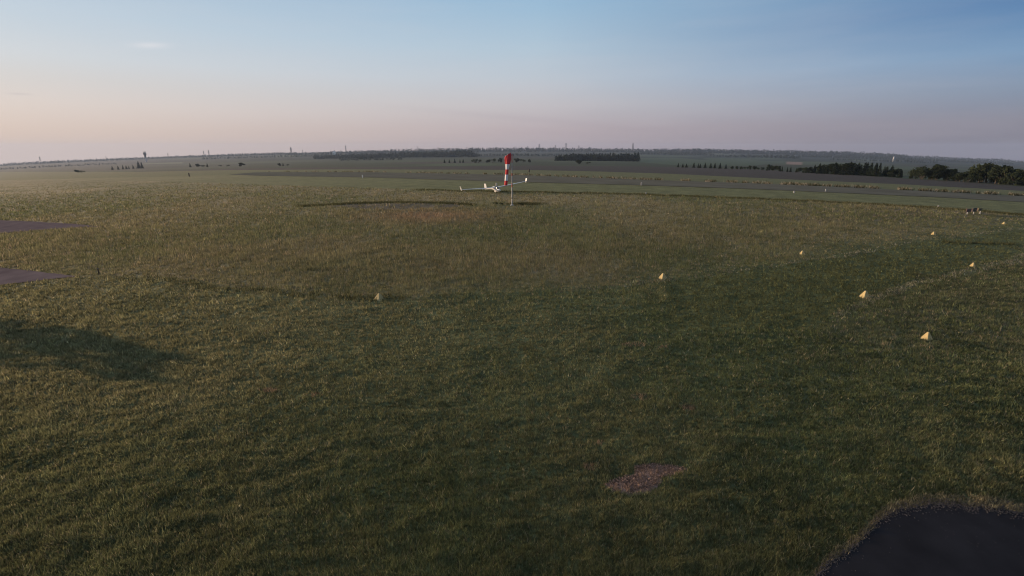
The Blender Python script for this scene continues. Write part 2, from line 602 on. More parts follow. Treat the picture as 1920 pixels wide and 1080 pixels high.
# ------------------------------------------------------------------ ground sheet
def ground_colours(px, py, X, Y):
    """What grows or lies where on the terrain (real fields), plus warm lens glare painted in towards the left, linear albedo."""
    n = px.shape[0]
    mown = np.array([0.080, 0.090, 0.042])
    lush = np.array([0.078, 0.086, 0.036])
    dry = np.array([0.205, 0.162, 0.098])
    meadow = np.array([0.142, 0.132, 0.069])
    c = np.tile(mown, (n, 1))
    low = fbm(X * 0.06, Y * 0.06)
    mid = fbm(X * 0.35 + 40, Y * 0.35)
    c = c * (0.8 + 0.5 * mid)[:, None]
    bm = pl(px, B_MOWN)

    def blend(mask, col, var=0.5):
        nonlocal c
        m = np.clip(mask, 0, 1)[:, None]
        cc = np.asarray(col) * (1 - var / 2 + var * mid)[:, None]
        c = c * (1 - m) + cc * m
    # browner turf towards the left: warm lens glare painted into its colour
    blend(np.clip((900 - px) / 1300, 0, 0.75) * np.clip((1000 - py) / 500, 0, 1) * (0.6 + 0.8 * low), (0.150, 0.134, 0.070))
    # meadow with seeding grass
    soft = 6 + 16 * np.clip((px - 200) / 1200, 0, 1)
    ms = np.clip((bm - py + (mid - 0.5) * 30) / soft, 0, 1)
    md = meadow * (0.75 + 0.5 * low)[:, None] + (dry - meadow) * np.clip((low - 0.42) * 4, 0, 1)[:, None] * 0.6
    c = c * (1 - ms[:, None]) + md * ms[:, None]
    blend(np.clip(1 - np.abs(py - 405) / 22, 0, 1) * np.clip(1 - np.abs(px - 800) / 200, 0, 1) * 0.6, (0.17, 0.11, 0.068))
    blend(np.clip(1 - np.abs(px - 1640 - (py - 395) * 2) / 330, 0, 1) * np.clip(1 - np.abs(py - 402) / 22, 0, 1) * 0.7, (0.135, 0.088, 0.066))
    # right-hand meadow
    rm = np.clip((py - pl(px, B_STRIP) + (mid - 0.5) * 40) / 30, 0, 1) * np.clip((px - 1380) / 250, 0, 1) * np.clip((800 - py) / 220, 0, 1) * (py > bm)
    blend(rm * 0.6, (0.135, 0.118, 0.068))
    # the strip between the yellow markers is mown short
    st = (py > bm) & (px > 1200) & (py < pl(px, B_STRIP)) & (py < 620)
    blend(st * 0.85, lush, 0.3)
    # runway grass strip, dark edge of the unmown grass
    top = pl(px, B_MEADOW_TOP)
    gs = (py < top) & (py > pl(px, RW_BOT))
    blend(gs * np.clip((px + 100) / 700, 0, 1), (0.120, 0.122, 0.056), 0.3)
    blend(np.clip(1 - np.abs(py - top - 1.0) / 2.2, 0, 1) * np.clip((px - 780) / 200, 0, 1) * 0.6, (0.065, 0.062, 0.032))
    # beyond the runway
    rt = pl(px, RW_TOP)
    blend((py < rt) * 1.0, (0.106, 0.108, 0.052), 0.3)
    pt, pb = pl(px, PLOUGH_TOP), pl(px, PLOUGH_BOT)
    blend(((py < pb) & (py > pt) & (px > 250)) * 1.0, (0.052, 0.045, 0.038), 0.3)
    blend((py < np.minimum(pt, rt)) * 1.0, (0.042, 0.050, 0.030), 0.3)
    # far fields: long narrow plots, pale and green by turns
    far = (py < np.minimum(pt, rt) - 1)
    dd = py - G(px)
    plots = vnoise(px / 170.0 + np.floor(dd / 3.3) * 7.7, np.floor(dd / 3.3) + 0.5)
    blend(far * np.clip((plots - 0.5) * 5, 0, 1), (0.062, 0.078, 0.043), 0.2)
    blend(far * np.clip((0.32 - plots) * 6, 0, 1), (0.052, 0.048, 0.038), 0.2)
    blend(in_poly(px, py, [(1200, 291), (1320, 292), (1470, 296), (1470, 305), (1400, 311), (1260, 309), (1198, 304)]) * 1.0, (0.056, 0.076, 0.046), 0.2)
    blend(in_poly(px, py, [(1475, 303), (1505, 304), (1505, 309), (1473, 308)]) * 1.0, (0.20, 0.14, 0.11), 0.1)
    blend(in_poly(px, py, [(270, 305.6), (341, 304.4), (341, 306.4), (270, 307.8)]) * 1.0, (0.20, 0.22, 0.13), 0.1)
    blend(in_poly(px, py, [(1840, 305), (1880, 308), (1870, 316), (1830, 312)]) * 1.0, (0.10, 0.125, 0.07), 0.1)
    hillwood = np.clip((9 + 4.0 * np.clip((px - 420) / 250, 0, 1) + 5 * (vnoise(px / 60.0, px * 0 + 1.5) - 0.5) - dd) / 1.5, 0, 1) * np.clip((vnoise(px / 90.0, dd / 4.0 + 3) - 0.12) * 6, 0, 1)
    blend(hillwood * 0.92, (0.022, 0.029, 0.022), 0.5)
    blend(far * np.clip((560 - px) / 300, 0, 1) * 0.7, (0.052, 0.050, 0.040), 0.4)
    # bare, trampled soil
    e = (mid - 0.5) * 10
    blend(in_poly(px + e, py + e * 0.6, PATCH) * 0.95, (0.25, 0.165, 0.135), 0.6)
    blend(in_poly(px + e * 9, py + (mid - 0.5) * 5, SOIL) * 0.8, (0.082, 0.070, 0.056), 0.9)
    # gravel and dry grass along the apron edge
    at = pl(px, APRON_TOP)
    ed = np.clip(1 - np.abs(py - at + 6 + e) / 12, 0, 1) * (px > 1470)
    blend(ed * 0.9, (0.15, 0.125, 0.085), 0.9)
    return np.clip(c, 0.01, 0.6)


def project(P):
    d = P - np.array([0, 0, CAM_H])
    fwd = d[:, 1] * CP - d[:, 2] * SP
    up = d[:, 1] * SP + d[:, 2] * CP
    fwd = np.where(fwd < 0.3, 0.3, fwd)
    return 960 + FPX * d[:, 0] / fwd, 540 - FPX * up / fwd


def build_ground():
    az = np.concatenate([np.linspace(-180, -60, 25)[:-1], np.linspace(-60, 60, 521), np.linspace(60, 180, 25)[1:-1]])
    az = np.radians(az)
    rr = np.exp(np.linspace(math.log(2.0), math.log(8000), 860))
    A, R = np.meshgrid(az, rr)
    X, Y = (np.sin(A) * R).ravel(), (np.cos(A) * R).ravel()
    Z = terrain_z(X, Y)
    # hollow of the soil patch, slight unevenness of the turf
    P = np.stack([X, Y, Z], -1)
    px, py = project(P)
    bumpy = np.clip(1 - R.ravel() / 250, 0, 1)
    P[:, 2] += micro(X, Y) * (~paved(px, py)) - 0.03 * bumpy
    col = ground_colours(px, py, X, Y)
    na, nr = len(az), len(rr)
    i = np.arange(nr - 1)[:, None] * na
    j = np.arange(na)[None, :]
    jn = (j + 1) % na
    F = np.stack([i + j, i + jn, i + na + jn, i + na + j], -1).reshape(-1, 4)
    # centre cap under the camera
    cidx = len(P)
    P = np.vstack([P, [[0, 0, tz(0, 0.01)]]])
    col = np.vstack([col, [[0.06, 0.064, 0.028]]])
    capf = np.stack([np.full(na, cidx), np.full(na, cidx), (np.arange(na) + 1) % na, np.arange(na)], -1)
    me = np_mesh('ground', P, F, M['ground'], col, smooth=True)
    o = link('ground', me)
    tag(o, kind='structure')
    return o


build_ground()


def sheet(name, upper, lower, ncol, nrow, mat, lift=0.02, jit=0.0):
    """Paved sheet between two edge lines given in image pixels, laid just above the ground."""
    x0, x1 = upper[0][0], upper[-1][0]
    xs = np.linspace(x0, x1, ncol)
    ju = (fbm(xs * 0.11, xs * 0 + 3.3) - 0.5) * 2 * jit
    yu, yl = pl(xs, upper) + ju, pl(xs, lower)
    T = np.linspace(0, 1, nrow)[:, None]
    PX = np.tile(xs, (nrow, 1))
    PY = yu[None, :] * (1 - T) + yl[None, :] * T
    P = ground_pix(PX.ravel(), PY.ravel())
    P[:, 2] += lift
    i = np.arange(nrow - 1)[:, None] * ncol
    j = np.arange(ncol - 1)[None, :]
    F = np.stack([i + j, i + ncol + j, i + ncol + j + 1, i + j + 1], -1).reshape(-1, 4)
    me = np_mesh(name, P, F, mat, smooth=True)
    return tag(link(name, me), kind='structure')


_ax = np.linspace(1480, 2300, 420)
_ay = pl(_ax, APRON_TOP) + (fbm(_ax * 0.07, _ax * 0 + 1.7, 5) - 0.5) * 16
APRON_EDGE = list(zip(_ax, _ay))
sheet('apron', APRON_EDGE, [(-400, 1260), (2300, 1260)], 420, 24, M['asphalt'], 0.02)


def stones(name, px, py, size, cols, lift=0.0):
    # small angular stones lying on the ground
    P = ground_pix(px, py)
    P[:, 2] += lift
    n = len(px)
    d = np.array([[1, 0, 0], [-1, 0, 0], [0, 1, 0], [0, -1, 0], [0, 0, 0.8], [0, 0, -0.8]], float)
    V = P[:, None, :] + d[None] * (size * rng.uniform(0.5, 1.3, n))[:, None, None] * rng.uniform(0.6, 1.3, (n, 6, 1))
    f = np.array([[0, 2, 4], [2, 1, 4], [1, 3, 4], [3, 0, 4], [2, 0, 5], [1, 2, 5], [3, 1, 5], [0, 3, 5]])
    F = (f[None] + 6 * np.arange(n)[:, None, None]).reshape(-1, 3)
    me = np_mesh(name, V.reshape(-1, 3), F, M['blade'], np.repeat(cols * rng.uniform(0.6, 1.3, (n, 1)), 6, 0))
    return tag(link(name, me), kind='stuff')


_sx = np.concatenate([rng.uniform(1490, 2000, 2600), rng.uniform(1500, 2000, 130)])
_sy = np.concatenate([pl(_sx[:2600], APRON_EDGE) + rng.normal(-1, 6, 2600), pl(_sx[2600:], APRON_EDGE) + rng.gamma(1.2, 30, 130)])
stones('gravel', _sx, _sy, np.where(np.arange(len(_sx)) < 2600, 0.016, 0.009), np.tile([0.125, 0.112, 0.105], (len(_sx), 1)), 0.02)
_q = rng.uniform([1125, 864], [1292, 930], (4200, 2))
_q = _q[in_poly(_q[:, 0], _q[:, 1], PATCH)]
stones('soil_clods', _q[:, 0], _q[:, 1], rng.gamma(2.0, 0.005, len(_q)) + 0.004, np.tile([0.33, 0.225, 0.175], (len(_q), 1)) * rng.uniform(0.5, 1.4, (len(_q), 1)), 0.0)
sheet('taxiway', TAXI_A[0], TAXI_A[1], 120, 8, M['asphalt_old'], 0.02, 1)
sheet('taxiway', TAXI_B[0], TAXI_B[1], 120, 8, M['asphalt_old'], 0.02, 1.5)
sheet('runway', [p for p in RW_TOP if p[0] > 400], [p for p in RW_BOT if p[0] > 400], 200, 6, M['runway'], 0.05)

# ------------------------------------------------------------------ grass (nobody could count it)
def blades(name, px, py, h, w, col, nb, lean=0.35, spread=0.05, tuft=0.15):
    """Tufts of nb blades each at points given in image pixels; h, w, col per tuft."""
    n = len(px)
    P = ground_pix(px, py)
    P[:, 2] += micro(P[:, 0], P[:, 1])
    P = np.repeat(P, nb, 0)
    col = col * np.clip(rng.lognormal(0.0, tuft, n), 0.4, 2.3)[:, None]
    h = h * np.clip(rng.lognormal(0.0, tuft * 0.8, n), 0.5, 2.0)
    h, w, col = np.repeat(h, nb), np.repeat(w, nb), np.repeat(col, nb, 0)
    k = n * nb
    h = h * rng.uniform(0.55, 1.2, k)
    a = rng.uniform(0, 2 * math.pi, k)
    off = rng.normal(0, 1, (k, 2)) * (spread * np.repeat(np.ones(n), nb))[:, None] * (h / h.mean())[:, None]
    base = P.copy()
    base[:, :2] += off
    base[:, 2] -= 0.03
    side = np.stack([np.cos(a), np.sin(a), np.zeros(k)], -1) * (w * 0.5)[:, None]
    ln = rng.normal(0, lean, (k, 2)) * h[:, None]
    tip = base.copy()
    tip[:, :2] += ln
    tip[:, 2] += h + 0.03
    V = np.stack([base - side, base + side, tip], 1).reshape(-1, 3)
    F = np.arange(3 * k).reshape(-1, 3)
    c = col * np.clip(rng.lognormal(0.0, 0.18, k), 0.5, 2.0)[:, None]
    C = np.repeat(c, 3, 0)
    me = np_mesh(name, V, F, M['blade'], C)
    return tag(link(name, me), kind='stuff')


def sample(n, y0, y1, x0=-160, x1=2080):
    return rng.uniform(x0, x1, n), rng.uniform(y0, y1, n)


def keep(px, py, m):
    return px[m], py[m]


def meadow_mask(px, py):
    P = ground_pix(px, py)
    mid = fbm(P[:, 0] * 0.35 + 40, P[:, 1] * 0.35)
    dz = vnoise(P[:, 0] * 9.7, P[:, 1] * 9.7) - 0.5
    m = py < pl(px, B_MOWN) + (mid - 0.5) * np.interp(px, [0, 1000, 1300, 2000], [40, 40, 18, 10]) + dz * np.interp(px, [0, 700, 1200, 2000], [34, 34, 18, 10])
    rm = (py > pl(px, B_STRIP) + (mid - 0.5) * 90 + dz * 90) & (px > 1450 + dz * 300) & (py < 640 + (mid - 0.5) * 200 + dz * 160) & (dz > -0.1)
    return m, rm & ~m


def build_grass():
    # short mown turf in front of the hangar and between the markers
    px, py = sample(330000, 420, 1180)
    m, rm = meadow_mask(px, py)
    ok = ~m & ~rm & ~paved(px, py)
    inp = in_poly(px, py, PATCH)
    ok &= ~inp | (rng.random(len(px)) < 0.45)
    px, py = keep(px, py, ok)
    P = ground_pix(px, py)
    X, Y = P[:, 0], P[:, 1]
    lo, md, hi = fbm(X * 0.10, Y * 0.10), fbm(X * 0.6 + 9, Y * 0.6), fbm(X * 2.5, Y * 2.5 + 5)
    dist = np.hypot(X, Y)
    h = (0.03 + 0.11 * hi ** 1.8 + 0.04 * md) * np.clip(dist / 22, 0.8, 1.6)
    strip = (px > 1250) & (py < pl(px, B_STRIP)) & (py < 620)
    h = np.where(strip, h * 0.7, h)
    w = np.clip(dist * 0.0013, 0.010, 0.06)
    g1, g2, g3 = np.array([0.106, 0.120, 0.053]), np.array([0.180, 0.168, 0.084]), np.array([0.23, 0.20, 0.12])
    f = np.clip((lo - 0.35) * 2.0 + np.clip((1150 - px) / 1500, -0.3, 0.7) * np.clip((1150 - py) / 500, 0, 1), 0, 1)  # random patches, plus browner blades leftwards with the warm glare painted in
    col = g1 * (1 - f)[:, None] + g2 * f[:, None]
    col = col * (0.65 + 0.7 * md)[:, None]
    s = rng.random(len(px)) < 0.09
    col[s] = g3
    col[strip] = np.array([0.108, 0.112, 0.050]) * (0.85 + 0.3 * md[strip])[:, None]
    pe = (px > 1050) & (np.abs(py - pl(px, B_MOWN) - 3 + (lo - 0.5) * 14) < np.interp(px, [1050, 1400, 1900], [6, 5, 3]))
    pe |= (px > 1560) & (np.abs(py - pl(px, B_STRIP) - 4 + (lo - 0.5) * 30) < 8)
    pe &= rng.random(len(px)) < 0.7
    col[pe] = np.array([0.185, 0.175, 0.125])
    ip = in_poly(px, py, PATCH)
    col[ip] = np.array([0.30, 0.205, 0.15])
    h = np.where(ip, h * 0.5, h)
    eg = (px > 1460) & (np.abs(py - pl(px, APRON_TOP) + 8) < 14)
    col[eg] = g3 * 0.9
    for sx_, sy_, rx_, ry_ in ((1187, 646, 26, 3.5), (1243, 652, 12, 3), (1105, 877, 12, 7), (1292, 765, 16, 8), (1200, 743, 22, 6), (505, 733, 20, 5), (590, 740, 14, 5), (1125, 830, 12, 6)):
        sp = ((px - sx_) / rx_) ** 2 + ((py - sy_) / ry_) ** 2 < rng.uniform(0.3, 1.2, len(px))
        col[sp] = np.array([0.23, 0.165, 0.105])
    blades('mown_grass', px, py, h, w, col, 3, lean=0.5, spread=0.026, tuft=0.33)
    # seeding meadow grass, brownish
    px = np.concatenate([sample(1, 0, 1)[0], rng.uniform(-200, 2120, 170000), rng.uniform(1400, 2120, 40000)])
    py = np.concatenate([[500.0], rng.uniform(336, 575, 170000), rng.uniform(480, 720, 40000)])
    m, rm = meadow_mask(px, py)
    ok = (m | rm) & ~paved(px, py) & (py > pl(px, B_MEADOW_TOP)) & (~in_poly(px, py, SOIL) | (rng.random(len(px)) < 0.35))
    px, py = keep(px, py, ok)
    m, rm = meadow_mask(px, py)
    P = ground_pix(px, py)
    X, Y = P[:, 0], P[:, 1]
    lo, md = fbm(X * 0.06, Y * 0.06), fbm(X * 0.35 + 40, Y * 0.35)
    dist = np.hypot(X, Y)
    edge = np.clip((pl(px, B_MOWN) - py) / 60, 0.0, 1)
    h = (0.16 + 0.22 * md) * np.where(rm, 0.40, 0.30 + 0.70 * edge)
    w = np.clip(dist * 0.0008, 0.012, 0.09)
    g1, g2, g3 = np.array([0.128, 0.136, 0.064]), np.array([0.182, 0.164, 0.088]), np.array([0.28, 0.225, 0.145])
    f = np.clip((lo - 0.3) * 2.2, 0, 1)
    col = g1 * (1 - f)[:, None] + g2 * f[:, None]
    col = np.where(rm[:, None], col * np.array([0.80, 0.88, 0.90]), col)
    red = np.clip(1 - np.abs(py - 405) / 22, 0, 1) * np.clip(1 - np.abs(px - 800) / 190, 0, 1)
    col = col * (1 - red)[:, None] + np.array([0.25, 0.165, 0.105]) * red[:, None]
    col = col * (0.7 + 0.6 * md)[:, None]
    s = rng.random(len(px)) < 0.10
    col[s] = g3
    blades('meadow_grass', px, py, h, w, col, 4, lean=0.22, spread=0.10, tuft=0.25)
    # taller, darker growth: along the edge of the mown runway strip and on the rim of the soil patch
    x1 = rng.uniform(780, 2100, 5200)
    y1 = pl(x1, B_MEADOW_TOP) + rng.normal(0.8, 0.7, len(x1)) + (vnoise(x1 / 25, x1 * 0 + 2) - 0.5) * 1.5
    x2 = rng.uniform(560, 890, 2600)
    y2 = pl(x2, [(560, 386.5), (600, 385), (660, 381.5), (720, 379.5), (790, 379.5), (850, 381.5), (890, 384.5)]) + rng.normal(0, 0.8, len(x2))
    x3 = rng.normal(985, 14, 900)
    y3 = rng.normal(382.5, 0.9, 900)
    x4 = rng.uniform(230, 760, 240)
    y4 = pl(x4, B_MOWN) + rng.normal(0, 3.2, len(x4)) + (vnoise(x4 / 40, x4 * 0 + 6) - 0.5) * 8
    x5 = rng.uniform(1770, 1900, 110)
    y5 = pl(x5, [(1770, 455), (1900, 458)]) + rng.normal(0, 0.8, 110)
    px, py = np.concatenate([x1, x2, x3, x4, x5]), np.concatenate([y1, y2, y3, y4, y5])
    n = len(px)
    blades('tall_weeds', px, py, rng.uniform(0.10, 0.28, n), np.full(n, 0.07), np.tile([0.075, 0.075, 0.036], (n, 1)) * rng.uniform(0.7, 1.4, n)[:, None], 4, lean=0.25, spread=0.15)
    # pale seed heads along the far edge of the runway
    x1 = rng.uniform(500, 2100, 5200)
    y1 = pl(x1, RW_TOP) - np.abs(rng.normal(0.0, 1.1, len(x1)))
    kp = vnoise(x1 / 7, x1 * 0 + 8) > 0.45
    x1, y1 = x1[kp], y1[kp]
    n = len(x1)
    c = np.where((rng.random(n) < 0.4)[:, None], np.array([[0.26, 0.23, 0.17]]), np.array([[0.06, 0.058, 0.03]]))
    blades('pale_weeds', x1, y1, rng.uniform(0.35, 0.8, n), np.full(n, 0.16), c, 3, lean=0.2, spread=0.2)


build_grass()

# ------------------------------------------------------------------ trees
def leaf_tris(centres, size, cols, flat=0.5):
    """Leaf-clump triangles around given centres."""
    n = len(centres)
    a = rng.normal(0, 1, (n, 3))
    a /= np.linalg.norm(a, axis=1)[:, None]
    b = np.cross(a, rng.normal(0, 1, (n, 3)))
    b /= np.linalg.norm(b, axis=1)[:, None] + 1e-6
    s = (size * rng.uniform(0.6, 1.3, n))[:, None]
    c2 = np.cross(a, b)
    V = np.stack([centres + a * s, centres - a * s * 0.5 + c2 * s * 0.8, centres - a * s * 0.5 - c2 * s * 0.8], 1).reshape(-1, 3)
    return V, np.arange(3 * n).reshape(-1, 3), np.repeat(cols, 3, 0)


def crown_points(kind, n, seed):
    """Points in a crown of unit height (0..1)."""
    r = np.random.default_rng(seed)
    if kind == 'spruce':
        z = 0.06 + 0.94 * (1 - np.sqrt(r.random(n)))
        lay = np.abs(((z * 11) % 1) - 0.5) * 2
        rad = (1 - z) * 0.20 * (0.55 + 0.45 * lay) + 0.008
        ang = r.random(n) * 2 * math.pi
        lump = 1 + 0.25 * np.sin(ang * 3 + seed) + 0.2 * np.sin(ang * 5 + z * 20)
        q = rad * np.sqrt(r.uniform(0.25, 1, n)) * lump
        return np.stack([np.cos(ang) * q, np.sin(ang) * q, z - q * 0.25], -1)
    m = 9 if kind == 'leafy' else 6
    cs, rs = [], []
    for i in range(m):
        t = r.random()
        if kind == 'leafy':
            zz = 0.14 + 0.68 * t
            q = 0.30 * math.sin(math.pi * min(0.85, max(0.3, (zz + 0.05) / 0.95))) * r.uniform(0.5, 1.0)
        else:
            zz = 0.25 + 0.4 * t
            q = 0.45 * r.uniform(0.3, 1.0)
        an = r.random() * 6.28
        cs.append((math.cos(an) * q, math.sin(an) * q, zz))
        rs.append(r.uniform(0.15, 0.24) if kind == 'leafy' else r.uniform(0.2, 0.34))
    cs, rs = np.array(cs), np.array(rs)
    k = r.integers(0, m, n)
    d = r.normal(0, 1, (n, 3))
    d /= np.linalg.norm(d, axis=1)[:, None]
    p = cs[k] + d * (rs[k] * r.uniform(0.45, 1.0, n))[:, None]
    p[:, 2] = np.clip(p[:, 2], 0.04, 1.02)
    return p


TREE = {}
for kind, cnt, base in (('spruce', 620, (0.022, 0.031, 0.020)), ('leafy', 1000, (0.028, 0.036, 0.019)), ('bush', 420, (0.034, 0.043, 0.022))):
    TREE[kind] = []
    for v in range(3):
        p = crown_points(kind, cnt, 100 * v + len(kind))
        cl = fbm(p[:, 0] * 9 + v * 5, p[:, 2] * 9 + p[:, 1] * 7)
        cols = np.array(base)[None] * (0.55 + 0.95 * cl)[:, None]
        V, F, C = leaf_tris(p, 0.036 if kind == 'spruce' else 0.052, cols)
        crown = np_mesh('crown', V, F, M['leaf'], C)
        b = MB()
        if kind == 'spruce':
            b.tube([(0, 0, -0.03), (0.004, 0, 0.4), (0, 0.003, 0.95)], [0.022, 0.014, 0.003], 7)
        elif kind == 'leafy':
            b.tube([(0, 0, -0.03), (0.01, 0, 0.25), (0, 0.01, 0.7)], [0.03, 0.02, 0.006], 7)
            for an in (0.4, 2.3, 4.4):
                b.tube([(0.008, 0, 0.22), (0.1 * math.cos(an), 0.1 * math.sin(an), 0.4), (0.2 * math.cos(an), 0.2 * math.sin(an), 0.58)], [0.014, 0.01, 0.004], 5)
        else:
            for an in (0.4, 2.3, 4.4):
                b.tube([(0, 0, -0.03), (0.15 * math.cos(an), 0.15 * math.sin(an), 0.3)], [0.02, 0.008], 5)
        TREE[kind].append((crown, b.mesh('trunk', M['bark'])))

NAMES = {'spruce': 'spruce_tree', 'leafy': 'leafy_tree', 'bush': 'bush'}
CATS = {'spruce': 'tree', 'leafy': 'tree', 'bush': 'bush'}
ORD = ['first', 'second', 'third', 'fourth', 'fifth', 'sixth', 'seventh', 'eighth', 'ninth', 'tenth', 'eleventh', 'twelfth', 'thirteenth',
       'fourteenth', 'fifteenth', 'sixteenth', 'seventeenth', 'eighteenth', 'nineteenth', 'twentieth', 'twenty-first', 'twenty-second',
       'twenty-third', 'twenty-fourth', 'twenty-fifth', 'twenty-sixth', 'twenty-seventh', 'twenty-eighth']


def metres(p, npx):
    """Height in metres of something npx picture pixels tall standing at p."""
    fwd = p.y * CP - (p.z - CAM_H) * SP
    up = p.y * SP + (p.z - CAM_H) * CP
    t = up / fwd + npx / FPX
    return (t * fwd - up) / (CP + t * SP)


def wmetres(p, npx):
    """Width in metres of something npx picture pixels wide standing at p."""
    return npx * (p.y * CP - (p.z - CAM_H) * SP) / FPX


def plant(kind, px, py, npx, label, group, wide=1.0):
    p = gp(px, py)
    h = metres(p, npx)
    t = empty(NAMES[kind], p, rnd.uniform(0, 6.28))
    t.scale = (h * wide, h * wide, h)
    tag(t, label, CATS[kind], group)
    crown, trunk = TREE[kind][rnd.randrange(3)]
    link('crown', crown, t)
    link('trunk', trunk, t)
    return t


def row(items, text, group):
    """items: (kind, px, base py, height px, width factor), left to right."""
    items = sorted(items, key=lambda q: q[1])
    for i, (kind, px, py, h, wd) in enumerate(items):
        plant(kind, px, py, h, text.format(ORD[i]), group, wd)


def auto(kinds, x0, x1, n, base, hts, wd=(0.9, 1.2), jx=0.35, depth=0.0):
    out = []
    for i in range(n):
        x = x0 + (x1 - x0) * (i + 0.5) / n + rnd.uniform(-jx, jx) * (x1 - x0) / n
        y = pl(x, base) - rnd.random() * depth
        out.append((rnd.choice(kinds), x, y, pl(x, hts) * rnd.uniform(0.78, 1.15), rnd.uniform(*wd)))
    return out


row(auto(['spruce'], 1268, 1362, 11, [(1268, 313.5), (1362, 316.5)], [(1268, 10), (1362, 11)], (1.3, 1.9)),
    '{} dark spruce from the left in the spaced row behind the brown ploughed field', 'spaced spruces behind the ploughed field')
row(auto(['bush', 'leafy'], 1368, 1436, 8, [(1368, 317.5), (1436, 319.5)], [(1368, 8), (1436, 9)], (0.9, 1.3)),
    '{} low bush from the left between the spaced spruces and the wood', 'low bushes behind the ploughed field')
row(auto(['leafy', 'spruce'], 1438, 1522, 10, [(1438, 320), (1522, 325)], [(1438, 15), (1470, 10), (1522, 13)], (1.0, 1.5)),
    '{} small dark tree from the left in front of the pale brown plot', 'small trees in front of the pale brown plot')
row(auto(['spruce', 'spruce', 'spruce', 'leafy'], 1524, 1694, 28, [(1526, 325.5), (1600, 329), (1690, 334)], [(1526, 17), (1570, 23), (1640, 25), (1665, 22), (1690, 16)], (1.2, 2.1), 0.5, 1.6),
    '{} tree from the left in the dark spruce wood at the field edge', 'spruces of the dark wood')
row(auto(['leafy', 'leafy', 'bush'], 1706, 1798, 13, [(1708, 335.5), (1796, 340)], [(1708, 18), (1722, 31), (1750, 34), (1775, 31), (1796, 22)], (0.8, 1.2), 0.4, 1.2),
    '{} leafy tree from the left in the dome-shaped clump beside the spruce wood', 'trees of the rounded clump')
row(auto(['bush', 'leafy'], 1786, 1818, 4, [(1786, 340), (1818, 342)], [(1786, 19), (1818, 19)], (1.1, 1.5)),
    '{} low bush from the left in the dip right of the dome-shaped clump', 'low bushes in the dip')
row(auto(['leafy', 'spruce', 'leafy', 'bush'], 1816, 1945, 24, [(1818, 342), (1870, 345), (1945, 351)], [(1818, 32), (1830, 36), (1880, 36), (1945, 36)], (0.8, 1.3), 0.5, 1.8),
    '{} tree from the left in the ragged dark thicket at the far right', 'trees of the right-hand thicket')
row(auto(['bush', 'leafy'], 880, 1002, 9, [(880, 305.5), (1002, 305.0)], [(880, 8), (940, 10), (1002, 9)], (1.1, 1.7), 0.3),
    '{} round bush from the left in the hedge line behind the windsock', 'bushes of the hedge line behind the windsock')
row(auto(['spruce'], 832, 872, 5, [(832, 305.5), (872, 305)], [(832, 8), (872, 9)], (1.4, 1.9)),
    '{} small spruce from the left in the far field left of the windsock', 'small spruces left of the windsock')
row([('leafy', 1085, 308.2, 11, 1.5), ('bush', 1103, 308, 6, 1.5)], '{} bush from the left beneath the square plantation', 'bushes beneath the square plantation')
row([('leafy', 145, 324, 7, 1.5), ('bush', 153, 324.5, 6, 1.6)], '{} pale green bush from the left at the far left edge of the airfield', 'pale bushes at the far left')
row(auto(['spruce'], 210, 272, 8, [(210, 318.5), (272, 315.5)], [(210, 8), (246, 8), (260, 13), (272, 10)], (1.2, 1.7)),
    '{} spruce from the left below the flared tower', 'spruces below the flared tower')
row([('spruce', 357, 313.5, 8, 1.5), ('leafy', 372, 313.2, 7, 1.7), ('bush', 381, 313, 5, 1.6), ('spruce', 389, 312.8, 7, 1.5), ('bush', 413, 312.3, 4, 1.6),
     ('bush', 427, 312, 4, 1.6), ('leafy', 453, 311.8, 8, 2.0)], '{} tree from the left in the loose row right of the flared tower', 'loose row of trees at left')
row([('leafy', 524, 311, 6, 1.4), ('spruce', 531, 311, 6, 1.5), ('bush', 540, 311, 4, 1.6)], '{} small tree from the left in the green field under the lattice mast', 'small trees in the green field')


# far-off woods that read as one mass
def wood(name, belts, seed):
    r = np.random.default_rng(seed)
    VS, FS, CS, nv = [], [], [], 0
    for base, hts, step, conif, layers in belts:
        x0, x1 = base[0][0], base[-1][0]
        for ly in range(layers):
            xs = np.arange(x0, x1, step) + r.uniform(-step, step, len(np.arange(x0, x1, step))) * 0.5
            for x in xs:
                y = pl(x, base) - ly * 0.55
                p = gp(x, y)
                h = metres(p, pl(x, hts) * r.uniform(0.75, 1.15))
                kind = 'spruce' if r.random() < conif else 'leafy'
                q = crown_points(kind, 34, int(r.integers(1e6)))
                wdt = r.uniform(1.5, 2.3) if kind == 'spruce' else r.uniform(1.1, 1.6)
                q = q * np.array([h * wdt, h * wdt, h]) + np.array(p)
                col = np.tile(np.array([0.023, 0.031, 0.022]) * r.uniform(0.7, 1.4), (34, 1)) * r.uniform(0.6, 1.4, 34)[:, None]
                V, F, C = leaf_tris(q, h * 0.13, col)
                VS.append(V); FS.append(F + nv); CS.append(C); nv += len(V)
    me = np_mesh(name, np.vstack(VS), np.vstack(FS), M['leaf'], np.vstack(CS))
    return tag(link(name, me), kind='stuff')


def GY(x, d):
    return float(G(x)) + d


def gl(x0, x1, d, n=12):
    return [(x, GY(x, d)) for x in np.linspace(x0, x1, n)]


